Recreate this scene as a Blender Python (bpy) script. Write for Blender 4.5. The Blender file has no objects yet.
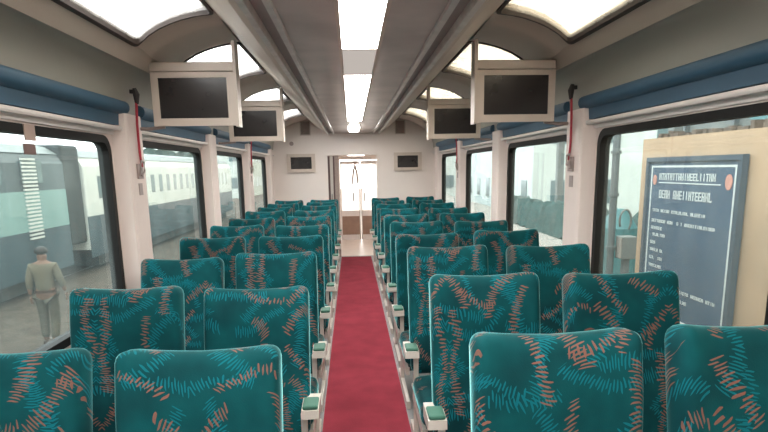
import bpy, bmesh, math, random
from mathutils import Vector, Matrix
random.seed(7)
S = bpy.context.scene
COL = S.collection
R = math.radians

# ---------------------------------------------------------------- camera, world, exposure
def make_camera():
    yaw, pitch, roll = R(3.10355), R(10.742), R(0.97055)
    cy, sy, cp, sp = math.cos(yaw), math.sin(yaw), math.cos(pitch), math.sin(pitch)
    fwd = Vector((sy*cp, cy*cp, -sp)); right = Vector((cy, -sy, 0)); up = right.cross(fwd)
    c, s = math.cos(roll), math.sin(roll)
    r2 = right*c - up*s; u2 = right*s + up*c
    cam = bpy.data.cameras.new('camera'); o = bpy.data.objects.new('camera', cam); COL.objects.link(o)
    m = Matrix((r2, u2, -fwd)).transposed().to_4x4()
    m.translation = Vector((-0.06, 0, 1.72)); o.matrix_world = m
    cam.sensor_width = 36; cam.lens = 560*36/768; cam.shift_y = (275-216)/768
    cam.clip_start = 0.02; cam.clip_end = 500
    S.camera = o
make_camera()

w = bpy.data.worlds.new('sky'); S.world = w; w.use_nodes = True
nt = w.node_tree; bg = nt.nodes['Background']
tc = nt.nodes.new('ShaderNodeTexCoord'); sx = nt.nodes.new('ShaderNodeSeparateXYZ')
nt.links.new(tc.outputs['Generated'], sx.inputs[0])
mr = nt.nodes.new('ShaderNodeMapRange'); mr.inputs['From Min'].default_value = -0.3; mr.inputs['From Max'].default_value = 0.6
nt.links.new(sx.outputs['X'], mr.inputs['Value'])
mx = nt.nodes.new('ShaderNodeMix'); mx.data_type = 'RGBA'
mx.inputs['A'].default_value = (0.97, 0.99, 1.0, 1); mx.inputs['B'].default_value = (0.62, 0.55, 0.44, 1)
nt.links.new(mr.outputs['Result'], mx.inputs['Factor']); nt.links.new(mx.outputs['Result'], bg.inputs['Color'])
bg.inputs['Strength'].default_value = 4.0

S.view_settings.view_transform = 'Standard'; S.view_settings.look = 'None'
S.view_settings.exposure = 1.25; S.view_settings.gamma = 1
S.view_settings.use_curve_mapping = False
LAMP_POWER = 15.0

# ---------------------------------------------------------------- materials
def node(nt, kind, **kw):
    n = nt.nodes.new(kind)
    for k, v in kw.items(): setattr(n, k, v)
    return n
def mat(name, col, rough=.6, metal=0, var=.06, scale=6, sheen=0, spec=.5, bump=0, emit=None, es=0, coat=0):
    m = bpy.data.materials.new(name); m.use_nodes = True; t = m.node_tree
    b = t.nodes['Principled BSDF']
    b.inputs['Roughness'].default_value = rough; b.inputs['Metallic'].default_value = metal
    b.inputs['Specular IOR Level'].default_value = spec
    b.inputs['Sheen Weight'].default_value = sheen
    b.inputs['Coat Weight'].default_value = coat
    tx = node(t, 'ShaderNodeTexCoord'); no = node(t, 'ShaderNodeTexNoise')
    no.inputs['Scale'].default_value = scale; no.inputs['Detail'].default_value = 5
    t.links.new(tx.outputs['Object'], no.inputs['Vector'])
    cr = node(t, 'ShaderNodeValToRGB')
    c = Vector(col)
    cr.color_ramp.elements[0].position = .3; cr.color_ramp.elements[1].position = .7
    cr.color_ramp.elements[0].color = (*(c*(1-var)), 1); cr.color_ramp.elements[1].color = (*(c*(1+var)), 1)
    t.links.new(no.outputs['Fac'], cr.inputs[0]); t.links.new(cr.outputs[0], b.inputs['Base Color'])
    if bump:
        n2 = node(t, 'ShaderNodeTexNoise'); n2.inputs['Scale'].default_value = scale*30
        t.links.new(tx.outputs['Object'], n2.inputs['Vector'])
        bp = node(t, 'ShaderNodeBump'); bp.inputs['Strength'].default_value = bump; bp.inputs['Distance'].default_value = .003
        t.links.new(n2.outputs['Fac'], bp.inputs['Height']); t.links.new(bp.outputs[0], b.inputs['Normal'])
    if emit:
        b.inputs['Emission Color'].default_value = (*emit, 1); b.inputs['Emission Strength'].default_value = es
    return m

def glass(name, tint, haze=.08, hazecol=(.8, .9, .88), gloss=.07, rough=.02):
    m = bpy.data.materials.new(name); m.use_nodes = True; t = m.node_tree
    t.nodes.clear()
    out = node(t, 'ShaderNodeOutputMaterial')
    tr = node(t, 'ShaderNodeBsdfTransparent'); tr.inputs[0].default_value = (*tint, 1)
    gl = node(t, 'ShaderNodeBsdfGlossy'); gl.inputs['Roughness'].default_value = rough
    df = node(t, 'ShaderNodeBsdfDiffuse'); df.inputs[0].default_value = (*hazecol, 1)
    tl = node(t, 'ShaderNodeBsdfTranslucent'); tl.inputs[0].default_value = (*hazecol, 1)
    ad = node(t, 'ShaderNodeMixShader'); ad.inputs[0].default_value = .5
    t.links.new(df.outputs[0], ad.inputs[1]); t.links.new(tl.outputs[0], ad.inputs[2])
    # dust streaks on the pane, with veiling reflections and glare painted into the haze
    tx = node(t, 'ShaderNodeTexCoord'); mp = node(t, 'ShaderNodeMapping'); mp.inputs['Scale'].default_value = (3, 3, .7)
    no = node(t, 'ShaderNodeTexNoise'); no.inputs['Scale'].default_value = 2.2; no.inputs['Detail'].default_value = 4
    t.links.new(tx.outputs['Object'], mp.inputs[0]); t.links.new(mp.outputs[0], no.inputs['Vector'])
    mr = node(t, 'ShaderNodeMapRange'); mr.inputs['From Min'].default_value = .3; mr.inputs['From Max'].default_value = .7
    mr.inputs['To Min'].default_value = haze*.5; mr.inputs['To Max'].default_value = haze*1.5
    t.links.new(no.outputs['Fac'], mr.inputs['Value'])
    m1 = node(t, 'ShaderNodeMixShader'); t.links.new(mr.outputs[0], m1.inputs[0])
    t.links.new(tr.outputs[0], m1.inputs[1]); t.links.new(ad.outputs[0], m1.inputs[2])
    fr = node(t, 'ShaderNodeLayerWeight'); fr.inputs['Blend'].default_value = .5
    pw = node(t, 'ShaderNodeMath', operation='POWER'); pw.inputs[1].default_value = 5
    ma = node(t, 'ShaderNodeMath', operation='MULTIPLY_ADD'); ma.inputs[1].default_value = .5; ma.inputs[2].default_value = gloss*.5
    t.links.new(fr.outputs['Facing'], pw.inputs[0]); t.links.new(pw.outputs[0], ma.inputs[0])
    m2 = node(t, 'ShaderNodeMixShader'); t.links.new(ma.outputs[0], m2.inputs[0])
    t.links.new(m1.outputs[0], m2.inputs[1]); t.links.new(gl.outputs[0], m2.inputs[2])
    t.links.new(m2.outputs[0], out.inputs[0])
    return m

def emission(name, col, s):
    m = bpy.data.materials.new(name); m.use_nodes = True; t = m.node_tree; t.nodes.clear()
    out = node(t, 'ShaderNodeOutputMaterial'); e = node(t, 'ShaderNodeEmission')
    e.inputs[0].default_value = (*col, 1); e.inputs[1].default_value = s
    t.links.new(e.outputs[0], out.inputs[0]); return m

def arc_group():
    g = bpy.data.node_groups.new('dash_arc', 'ShaderNodeTree')
    for n in ('X', 'Y', 'CX', 'CY', 'Radius', 'Angle', 'Spread', 'Count', 'HalfWidth', 'Jit'):
        g.interface.new_socket(n, in_out='INPUT', socket_type='NodeSocketFloat')
    g.interface.new_socket('Mask', in_out='OUTPUT', socket_type='NodeSocketFloat')
    gi = node(g, 'NodeGroupInput'); go = node(g, 'NodeGroupOutput')
    def M(op, *a):
        n = node(g, 'ShaderNodeMath', operation=op)
        for i, v in enumerate(a):
            if isinstance(v, (int, float)): n.inputs[i].default_value = v
            else: g.links.new(v, n.inputs[i])
        return n.outputs[0]
    I = gi.outputs
    dx = M('SUBTRACT', I['X'], I['CX']); dy = M('SUBTRACT', I['Y'], I['CY'])
    d = M('SQRT', M('ADD', M('MULTIPLY', dx, dx), M('MULTIPLY', dy, dy)))
    th = M('ARCTAN2', dy, dx)
    ph = M('ADD', M('MULTIPLY', th, I['Count']), I['Jit'])
    off = M('ABSOLUTE', M('ADD', M('SUBTRACT', d, I['Radius']), M('MULTIPLY', M('SINE', M('MULTIPLY', ph, .61)), .009)))
    # each dash gets a little thinner toward its ends
    band = M('SUBTRACT', 1.0, M('DIVIDE', off, I['HalfWidth']))
    dash = M('SINE', ph)
    v = M('ADD', M('MULTIPLY', dash, .9), M('MINIMUM', M('MULTIPLY', band, 1.5), .45))
    on = M('MULTIPLY', M('GREATER_THAN', v, .55), M('GREATER_THAN', band, 0))
    rng = M('GREATER_THAN', M('COSINE', M('SUBTRACT', th, I['Angle'])), M('COSINE', I['Spread']))
    g.links.new(M('MULTIPLY', on, rng), go.inputs[0])
    return g
ARC = arc_group()

def fabric():
    m = bpy.data.materials.new('teal_moquette'); m.use_nodes = True; t = m.node_tree
    b = t.nodes['Principled BSDF']
    b.inputs['Roughness'].default_value = .85; b.inputs['Specular IOR Level'].default_value = .15
    b.inputs['Sheen Weight'].default_value = .6; b.inputs['Sheen Roughness'].default_value = .25
    b.inputs['Sheen Tint'].default_value = (.35, .95, .95, 1)
    def M(op, *a):
        n = node(t, 'ShaderNodeMath', operation=op)
        for i, v in enumerate(a):
            if isinstance(v, (int, float)): n.inputs[i].default_value = v
            else: t.links.new(v, n.inputs[i])
        return n.outputs[0]
    tx = node(t, 'ShaderNodeTexCoord'); oi = node(t, 'ShaderNodeObjectInfo')
    n1 = node(t, 'ShaderNodeTexNoise'); n1.inputs['Scale'].default_value = 5; n1.inputs['Detail'].default_value = 1
    t.links.new(tx.outputs['Object'], n1.inputs['Vector'])
    sp = node(t, 'ShaderNodeSeparateXYZ'); t.links.new(tx.outputs['Object'], sp.inputs[0])
    ns = node(t, 'ShaderNodeSeparateColor'); t.links.new(n1.outputs['Color'], ns.inputs[0])
    rx = M('MULTIPLY', oi.outputs['Random'], 3.7); ry = M('MULTIPLY', oi.outputs['Random'], 11.3)
    u = M('PINGPONG', M('ADD', M('ADD', sp.outputs['X'], rx), M('MULTIPLY', ns.outputs[0], .10)), .60)
    v = M('PINGPONG', M('ADD', M('ADD', M('ADD', sp.outputs['Z'], sp.outputs['Y']), ry), M('MULTIPLY', ns.outputs[1], .10)), .62)
    rnd = random.Random(12)
    def arcs(n, hw, pitch, lo, hi):
        acc = None
        for i in range(n):
            # spread arc mid points over a jittered grid so the dashes cover the cloth evenly
            gx = (i % 3 + .5 + rnd.uniform(-.4, .4))/3*.60; gy = (i//3 + .5 + rnd.uniform(-.4, .4))/math.ceil(n/3)*.62
            rad = rnd.uniform(.16, .8); ang = rnd.uniform(-math.pi, math.pi)
            ln = rnd.uniform(lo, hi)
            g = node(t, 'ShaderNodeGroup'); g.node_tree = ARC
            t.links.new(u, g.inputs['X']); t.links.new(v, g.inputs['Y'])
            g.inputs['CX'].default_value = gx - rad*math.cos(ang); g.inputs['CY'].default_value = gy - rad*math.sin(ang)
            g.inputs['Radius'].default_value = rad; g.inputs['Angle'].default_value = ang
            g.inputs['Spread'].default_value = min(3, ln/rad/2); g.inputs['Count'].default_value = 2*math.pi*rad/pitch
            g.inputs['HalfWidth'].default_value = hw*rnd.uniform(.8, 1.25)
            t.links.new(M('MULTIPLY', ns.outputs[2], 6.0), g.inputs['Jit'])
            acc = g.outputs[0] if acc is None else M('MAXIMUM', acc, g.outputs[0])
        return acc
    org = arcs(12, .0150, .0125, .13, .27)
    cyn = arcs(18, .0165, .0105, .15, .30)
    n2 = node(t, 'ShaderNodeTexNoise'); n2.inputs['Scale'].default_value = 4; n2.inputs['Detail'].default_value = 3
    t.links.new(tx.outputs['Object'], n2.inputs['Vector'])
    cr = node(t, 'ShaderNodeValToRGB'); cr.color_ramp.elements[0].position = .35; cr.color_ramp.elements[1].position = .65
    cr.color_ramp.elements[0].color = (.001, .027, .032, 1); cr.color_ramp.elements[1].color = (.0015, .064, .070, 1)
    t.links.new(n2.outputs['Fac'], cr.inputs[0])
    a = node(t, 'ShaderNodeMix', data_type='RGBA'); t.links.new(M('MULTIPLY', cyn, .85), a.inputs['Factor'])
    t.links.new(cr.outputs[0], a.inputs['A']); a.inputs['B'].default_value = (.002, .125, .155, 1)
    c = node(t, 'ShaderNodeMix', data_type='RGBA'); t.links.new(M('MULTIPLY', org, .9), c.inputs['Factor'])
    t.links.new(a.outputs['Result'], c.inputs['A']); c.inputs['B'].default_value = (.185, .085, .064, 1)
    t.links.new(c.outputs['Result'], b.inputs['Base Color'])
    n3 = node(t, 'ShaderNodeTexNoise'); n3.inputs['Scale'].default_value = 260
    t.links.new(tx.outputs['Object'], n3.inputs['Vector'])
    bp = node(t, 'ShaderNodeBump'); bp.inputs['Strength'].default_value = .25; bp.inputs['Distance'].default_value = .002
    t.links.new(n3.outputs['Fac'], bp.inputs['Height']); t.links.new(bp.outputs[0], b.inputs['Normal'])
    return m

M_ = dict(
    fabric=fabric(),
    wall=mat('cream_laminate', (.74, .63, .585), .45, var=.03, scale=2),
    endwall=mat('pale_laminate', (.82, .74, .69), .45, var=.03, scale=2),
    upper=mat('grey_green_panel', (.35, .34, .295), .5, var=.05, scale=1.5),
    rib=mat('beige_moulding', (.56, .49, .425), .45, var=.04, scale=2),
    ceil=mat('ceiling_panel', (.47, .40, .375), .3, var=.2, scale=3, spec=.6),  # mottled colour paints in streaky reflections on the panel
    slot=mat('ceiling_slot', (.34, .30, .28), .5),
    rail=mat('rail_aluminium', (.66, .62, .59), .3, metal=.2, var=.15, scale=9),
    blue=mat('blue_pelmet_vinyl', (.035, .098, .16), .5, var=.08, scale=3),
    ledge=mat('white_ledge', (.74, .68, .65), .4, var=.04),
    gasket=mat('black_rubber', (.009, .008, .0075), .6, spec=.25),
    skygasket=mat('brown_black_rubber', (.05, .035, .03), .5),
    carpet=mat('red_carpet', (.24, .032, .048), .95, var=.12, scale=5, bump=.5, spec=.1),
    floor=mat('grey_floor', (.20, .20, .20), .5, var=.1, scale=8),
    vest=mat('vestibule_floor', (.62, .52, .45), .35, var=.06),
    frame=mat('white_powder_coat', (.52, .48, .43), .35, var=.04),
    pad=mat('green_arm_pad', (.035, .13, .09), .6, var=.1),
    shell=mat('grey_seat_shell', (.02, .035, .038), .5),
    tvbody=mat('beige_tv_plastic', (.60, .51, .44), .42, var=.03),
    screen=mat('dark_screen', (.022, .018, .018), .2, spec=.7),
    vent=mat('vent_mesh', (.30, .23, .20), .6, var=.25, scale=60),
    red=mat('red_cord', (.42, .03, .05), .6),
    black=mat('black_plastic', (.02, .016, .016), .45),
    bracket=mat('grey_bracket', (.36, .29, .27), .4, metal=.3),
    lamp=emission('lamp_diffuser', (1.0, .97, .93), LAMP_POWER),
    lamp_added=emission('fill_light_diffuser', (1.0, .95, .9), 5.0),  # for the added vestibule lamp only
    cover_glow=emission('light_cover_glow', (1.0, .9, .82), .22),  # faint glow painted onto the unlit cover
    glass=glass('side_window_glass', (.63, .67, .665), haze=.05, hazecol=(.60, .70, .69), gloss=.04),
    skyglass=glass('skylight_glass', (.93, .93, .92), haze=.25, hazecol=(.95, .95, .93), gloss=.05),
    skyglass_sky_tint=glass('skylight_glass_sky_tint', (.62, .60, .55), haze=.25, hazecol=(.80, .75, .64), gloss=.05),  # right panes carry the cream tone of the sky in their tint
    clear=glass('door_glass_glare', (.97, .97, .97), haze=.65, hazecol=(.95, .93, .9)),  # heavy haze whitens the panes in place of overexposed daylight
    brown=mat('brown_panel', (.30, .19, .14), .5, var=.1),
    dark=mat('dark_curtain', (.12, .075, .07), .8),
    tape=mat('beige_tape', (.45, .33, .28), .7), tag=mat('brown_tag', (.16, .10, .09), .7),
    ground=mat('trackside_gravel', (.085, .068, .053), .95, var=.3, scale=2.5, bump=.6),
    tr_blue=mat('coach_blue', (.02, .055, .08), .4, var=.15, scale=1),
    tr_dark=mat('coach_slate', (.045, .08, .10), .4, var=.2, scale=.8),
    tr_pale=mat('coach_pale_teal', (.21, .38, .39), .4, var=.08, scale=1),
    tr_white=mat('coach_white', (.70, .76, .76), .4, var=.06, scale=1),
    tr_roof=mat('coach_roof', (.20, .24, .25), .5, var=.1, scale=1),
    tr_glass=mat('coach_window', (.10, .17, .19), .15, var=.2, scale=3),
    under=mat('underframe', (.02, .028, .032), .7, var=.3),
    steel=mat('steel', (.25, .24, .23), .4, metal=.6),
    tan=mat('tan_plaster', (.52, .36, .235), .8, var=.10, scale=1.2, bump=.2),
    garland=mat('weathered_coping', (.13, .10, .08), .9, var=.5, scale=7, bump=.6),
    board=mat('board_blue', (.060, .110, .175), .45, var=.12, scale=1.5),
    boardframe=mat('board_frame', (.045, .075, .11), .5),
    letter=mat('board_lettering', (.74, .78, .76), .6, var=.1, scale=20),
    emblem=mat('emblem_pink', (.62, .30, .24), .6, var=.15, scale=12),
    shed=mat('shed_sheet', (.17, .185, .18), .6, var=.12, scale=1),
    shedpost=mat('shed_post', (.13, .15, .155), .5),
    awn=mat('teal_awning', (.10, .22, .235), .5),
    hedge=mat('hedge_leaves', (.028, .065, .06), .9, var=.5, scale=6, bump=.8),
    conc=mat('platform_concrete', (.34, .31, .28), .85, var=.15, scale=1.2),
    build=mat('pale_building', (.60, .66, .64), .8, var=.07, scale=.8),
    teal=mat('teal_paint', (.06, .19, .20), .5, var=.1),
    khaki=mat('khaki_cloth', (.13, .115, .08), .85, var=.08, scale=8),
    trouser=mat('khaki_trouser', (.09, .083, .062), .85, var=.1, scale=8),
    skin=mat('skin', (.20, .11, .075), .55), hair=mat('black_hair', (.012, .011, .011), .6),
    leather=mat('brown_leather', (.06, .03, .02), .4),
)

# ---------------------------------------------------------------- helpers
def obj(name, bm, m, parent=None, smooth=False, loc=None):
    bmesh.ops.recalc_face_normals(bm, faces=bm.faces)
    me = bpy.data.meshes.new(name); bm.to_mesh(me); bm.free()
    if smooth: me.polygons.foreach_set('use_smooth', [True]*len(me.polygons))
    me.materials.append(M_[m] if isinstance(m, str) else m)
    o = bpy.data.objects.new(name, me); COL.objects.link(o)
    if parent: o.parent = parent
    if loc: o.location = loc
    return o
def thing(name, label, cat, loc=(0, 0, 0), rz=0, group=None):
    o = bpy.data.objects.new(name, None); COL.objects.link(o); o.empty_display_size = .1
    o.location = loc; o.rotation_euler = (0, 0, rz)
    return tag(o, label, cat, group)
def tag(o, label, cat, group=None):
    o['label'] = label; o['category'] = cat
    if group: o['group'] = group
    return o
def struct(o): o['kind'] = 'structure'; return o
def shade_auto(o, deg=35):
    me = o.data; me.polygons.foreach_set('use_smooth', [True]*len(me.polygons)); me.set_sharp_from_angle(angle=R(deg)); return o
def box(bm, x0, x1, y0, y1, z0, z1, bev=0, seg=2):
    t = bmesh.new(); bmesh.ops.create_cube(t, size=1)
    for v in t.verts:
        v.co = Vector(((x0+x1)/2+v.co.x*(x1-x0), (y0+y1)/2+v.co.y*(y1-y0), (z0+z1)/2+v.co.z*(z1-z0)))
    if bev: bmesh.ops.bevel(t, geom=t.edges[:], offset=bev, segments=seg, affect='EDGES', profile=.5)
    merge(bm, t)
def merge(bm, t):
    me = bpy.data.meshes.new('tmp'); t.to_mesh(me); t.free(); bm.from_mesh(me); bpy.data.meshes.remove(me)
def B(*a, bev=0, seg=2):
    bm = bmesh.new(); box(bm, *a, bev=bev, seg=seg); return bm
def extrude_profile(bm, pts, axis, a0, a1, closed=True, n=1):
    """pts: list of 2D; axis 'y' -> pts are (x,z), 'x' -> (y,z), 'z' -> (x,y)"""
    def P(p, a):
        return {'y': (p[0], a, p[1]), 'x': (a, p[0], p[1]), 'z': (p[0], p[1], a)}[axis]
    rings = [[bm.verts.new(P(p, a0+(a1-a0)*i/n)) for p in pts] for i in range(n+1)]
    L = len(pts); rng = range(L if closed else L-1)
    for r0, r1 in zip(rings, rings[1:]):
        for i in rng: bm.faces.new((r0[i], r0[(i+1) % L], r1[(i+1) % L], r1[i]))
    if closed: bm.faces.new(rings[0]); bm.faces.new(rings[-1][::-1])
def tube(bm, pts, r, seg=8):
    pts = [Vector(p) for p in pts]; rings = []
    n = len(pts)
    up = Vector((0, 0, 1))
    for i, p in enumerate(pts):
        d = (pts[min(i+1, n-1)]-pts[max(i-1, 0)]).normalized()
        a = d.cross(up) if abs(d.z) < .95 else d.cross(Vector((0, 1, 0)))
        a.normalize(); b = d.cross(a)
        rr = r[i] if isinstance(r, (list, tuple)) else r
        rings.append([bm.verts.new(p+(a*math.cos(t)+b*math.sin(t))*rr) for t in [2*math.pi*k/seg for k in range(seg)]])
    for r0, r1 in zip(rings, rings[1:]):
        for k in range(seg): bm.faces.new((r0[k], r0[(k+1) % seg], r1[(k+1) % seg], r1[k]))
    bm.faces.new(rings[0][::-1]); bm.faces.new(rings[-1])
def rbox(sx_, sy_, sz_, r, n=(16, 5, 20), deform=None):
    """rounded box centred in x,y with its base at z=0, dense enough to be shaped"""
    bm = bmesh.new(); bmesh.ops.create_cube(bm, size=2)
    # rebuild as grids for even topology
    bm.free(); bm = bmesh.new(); cache = {}
    hx, hy, hz = sx_/2, sy_/2, sz_/2
    def vert(i, j, k):
        key = (i, j, k)
        if key in cache: return cache[key]
        def c(t, nn, h):
            s = t/nn*2-1
            # crowd samples near the edges
            s = math.copysign(1-(1-abs(s))**1.5, s); return s*h
        p = Vector((c(i, n[0], hx), c(j, n[1], hy), c(k, n[2], hz)))
        rr = Vector((min(r, hx), min(r*1.0, hy), min(r, hz)))
        q = Vector([max(-h+r_, min(h-r_, a)) for a, h, r_ in zip(p, (hx, hy, hz), rr)])
        d = p-q
        if d.length > 1e-9:
            dd = Vector([a/b if b else 0 for a, b in zip(d, rr)])
            dd.normalize(); d = Vector([a*b for a, b in zip(dd, rr)])
        p = q+d
        if deform: p = deform(p)
        v = bm.verts.new(p+Vector((0, 0, hz))); cache[key] = v; return v
    def face(a, b, c, d):
        vs = [vert(*a), vert(*b), vert(*c), vert(*d)]
        try: bm.faces.new(vs)
        except ValueError: pass
    for i in range(n[0]):
        for k in range(n[2]):
            for j in (0, n[1]): face((i, j, k), (i+1, j, k), (i+1, j, k+1), (i, j, k+1))
    for i in range(n[0]):
        for j in range(n[1]):
            for k in (0, n[2]): face((i, j, k), (i+1, j, k), (i+1, j+1, k), (i, j+1, k))
    for j in range(n[1]):
        for k in range(n[2]):
            for i in (0, n[0]): face((i, j, k), (i, j+1, k), (i, j+1, k+1), (i, j, k+1))
    return bm

# ---------------------------------------------------------------- setting: the coach shell
XW = 1.60; Y0 = -2.4; YE = 11.1
WIN = [(-2.33+2.19*k+.19, -2.33+2.19*k+1.90) for k in range(0, 6)]
WIN = [(a, b) for a, b in [(-2.33, -.62), (-.14, 1.56), (2.05, 3.76), (4.24, 5.95), (6.43, 8.13), (8.62, 10.32)]]
WZ0, WZ1 = .82, 1.955
fl = struct(obj('floor', B(-1.72, 1.72, Y0, YE+.12, -.08, 0), 'floor'))

def wall_with_holes(side):
    s = side
    bm = bmesh.new()
    x0, x1 = (XW, XW+.055) if s > 0 else (-XW-.055, -XW)
    box(bm, x0, x1, Y0, YE, 0, WZ0)
    box(bm, x0, x1, Y0, YE, WZ1, 2.30)
    ys = [Y0]+[v for w_ in WIN for v in w_]+[YE]
    for i in range(0, len(ys), 2):
        if ys[i+1]-ys[i] > .01: box(bm, x0, x1, ys[i], ys[i+1], WZ0, WZ1)
    return bm
for s, nm in ((-1, 'left'), (1, 'right')):
    struct(obj('wall_'+nm, wall_with_holes(s), 'wall'))

def rrect(y0, y1, z0, z1, r, n=5):
    pts = []
    for cy, cz, a0 in ((y1-r, z1-r, 0), (y0+r, z1-r, 90), (y0+r, z0+r, 180), (y1-r, z0+r, 270)):
        for i in range(n+1):
            a = R(a0+90*i/n); pts.append((cy+r*math.cos(a), cz+r*math.sin(a)))
    return pts
def ring_frame(o_pts, i_pts, x0, x1, fn=None):
    bm = bmesh.new()
    f = fn or (lambda x, p: (x, p[0], p[1]))
    A = [[bm.verts.new(f(x, p)) for p in pts] for x in (x0, x1) for pts in (o_pts, i_pts)]
    n = len(o_pts)
    for i in range(n):
        j = (i+1) % n
        bm.faces.new((A[0][i], A[0][j], A[1][j], A[1][i])); bm.faces.new((A[2][i], A[3][i], A[3][j], A[2][j]))
        bm.faces.new((A[0][i], A[2][i], A[2][j], A[0][j])); bm.faces.new((A[1][i], A[1][j], A[3][j], A[3][i]))
    return bm
wn = 0
for s in (-1, 1):
    for (a, b) in WIN:
        wn += 1
        root = bpy.data.objects.new('window_%d' % wn, None); COL.objects.link(root); struct(root)
        root.location = (s*XW, (a+b)/2, WZ0)
        h = (b-a)/2; H = WZ1-WZ0
        obj('window_gasket', ring_frame(rrect(-h, h, 0, H, .10), rrect(-h+.045, h-.045, .045, H-.045, .075), -.012*s, .056*s), 'gasket', root)
        g = bmesh.new(); extrude_profile(g, rrect(-h+.04, h-.04, .04, H-.04, .075), 'x', .022*s, .030*s)
        obj('window_pane', g, 'glass', root)
        # corner fillets: square hole, round gasket
        f = bmesh.new()
        for sy_ in (-1, 1):
            for zc, sz_ in ((0, 1), (H, -1)):
                pts = [(sy_*h, zc)]
                for i in range(6):
                    t_ = R(90*i/5); pts.append((sy_*(h-.10+.10*math.cos(t_)), zc+sz_*(.10-.10*math.sin(t_))))
                extrude_profile(f, pts, 'x', 0, .054*s)
        obj('window_reveal', f, 'wall', root)

# ceiling cross section: flat centre duct, slots with rails, sloping sides, curved skylight zone, upper panel
SK = [(.860, 2.672), (.97, 2.660), (1.08, 2.636), (1.18, 2.600), (1.27, 2.548), (1.352, 2.480)]
SKY = [(-2.3, -.95), (.10, 1.45), (2.31, 3.70), (4.49, 5.85), (6.84, 8.08), (9.10, 10.28)]
bm = bmesh.new()
extrude_profile(bm, [(-.37, 2.40), (.37, 2.40), (.37, 2.46), (-.37, 2.46)], 'y', Y0, YE)
struct(obj('ceiling', bm, 'ceil'))
for s in (-1, 1):
    bm = bmesh.new()
    extrude_profile(bm, [(s*.37, 2.425), (s*.50, 2.425), (s*.50, 2.47), (s*.37, 2.47)], 'y', Y0, YE)
    struct(obj('trim_%d' % (1 if s < 0 else 2), bm, 'slot'))
    bm = bmesh.new()
    extrude_profile(bm, [(s*.50, 2.405), (s*.56, 2.425), (s*.70, 2.53), (s*.860, 2.67), (s*.860, 2.72), (s*.50, 2.47)], 'y', Y0, YE)
    struct(obj('trim_%d' % (3 if s < 0 else 4), bm, 'rib'))
    bm = bmesh.new()   # ribs between the skylights
    ys = [Y0]+[v for w_ in SKY for v in w_]+[YE]
    for i in range(0, len(ys), 2):
        if ys[i+1]-ys[i] < .02: continue
        a, b = ys[i], ys[i+1]; mid = (a+b)/2; half = (b-a)/2
        # a moulded arch, slightly proud in its middle
        secs = [(a, 0), (a+.16*(b-a), .0), (a+.22*(b-a), .016), (a+.28*(b-a), .022), (b-.16*(b-a), .022), (b-.10*(b-a), .016), (b-.04*(b-a), 0), (b, 0)]
        rows = []
        for (yy, dp) in secs:
            row = []
            for k, (x, z) in enumerate(SK):
                bulge = dp*(1+.5*math.sin(math.pi*k/(len(SK)-1)))
                row.append(bm.verts.new((s*(x-bulge*.35), yy, z-bulge)))
            rows.append(row)
        for r0, r1 in zip(rows, rows[1:]):
            for k in range(len(SK)-1): bm.faces.new((r0[k], r0[k+1], r1[k+1], r1[k]))
        # top side so the roof has thickness
        top = [[bm.verts.new((s*x, yy, z+.06)) for (x, z) in SK] for yy in (a, b)]
        for k in range(len(SK)-1): bm.faces.new((top[0][k], top[1][k], top[1][k+1], top[0][k+1]))
        for e, rr in ((0, rows[0]), (1, rows[-1])):
            for k in range(len(SK)-1): bm.faces.new((top[e][k], top[e][k+1], rr[k+1], rr[k]))
    bmesh.ops.remove_doubles(bm, verts=bm.verts, dist=1e-5)
    struct(shade_auto(obj('trim_%d' % (5 if s < 0 else 6), bm, 'rib'), 50))
    bm = bmesh.new()   # beige lip below the skylights, then upper panel curving down to the pelmet
    extrude_profile(bm, [(s*1.352, 2.480), (s*1.382, 2.436), (s*1.412, 2.385), (s*1.45, 2.395), (s*1.42, 2.54), (s*1.352, 2.54)], 'y', Y0, YE)
    struct(obj('trim_%d' % (7 if s < 0 else 8), bm, 'rib'))
    bm = bmesh.new()
    extrude_profile(bm, [(s*(1.41+.135*math.sin(math.pi/2*k/10)), 2.39-.28*(1-math.cos(math.pi/2*k/10))) for k in range(11)]+[(s*1.60, 2.11), (s*1.60, 2.30), (s*1.50, 2.42)], 'y', Y0, YE)
    struct(shade_auto(obj('trim_%d' % (9 if s < 0 else 10), bm, 'upper')))
    # window head ledge
    bm = bmesh.new()
    extrude_profile(bm, [(s*1.60, 1.99), (s*1.535, 1.99), (s*1.53, 2.0), (s*1.53, 2.015), (s*1.60, 2.02)], 'y', Y0, YE)
    extrude_profile(bm, [(s*1.60, 1.965), (s*1.585, 1.965), (s*1.58, 1.995), (s*1.60, 2.0)], 'y', Y0, YE)
    struct(obj('trim_%d' % (11 if s < 0 else 12), bm, 'ledge'))
# roof skin over the centre, so no light falls through
struct(obj('trim_13', B(-.95, .95, Y0, YE, 2.74, 2.78), 'slot'))

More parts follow.
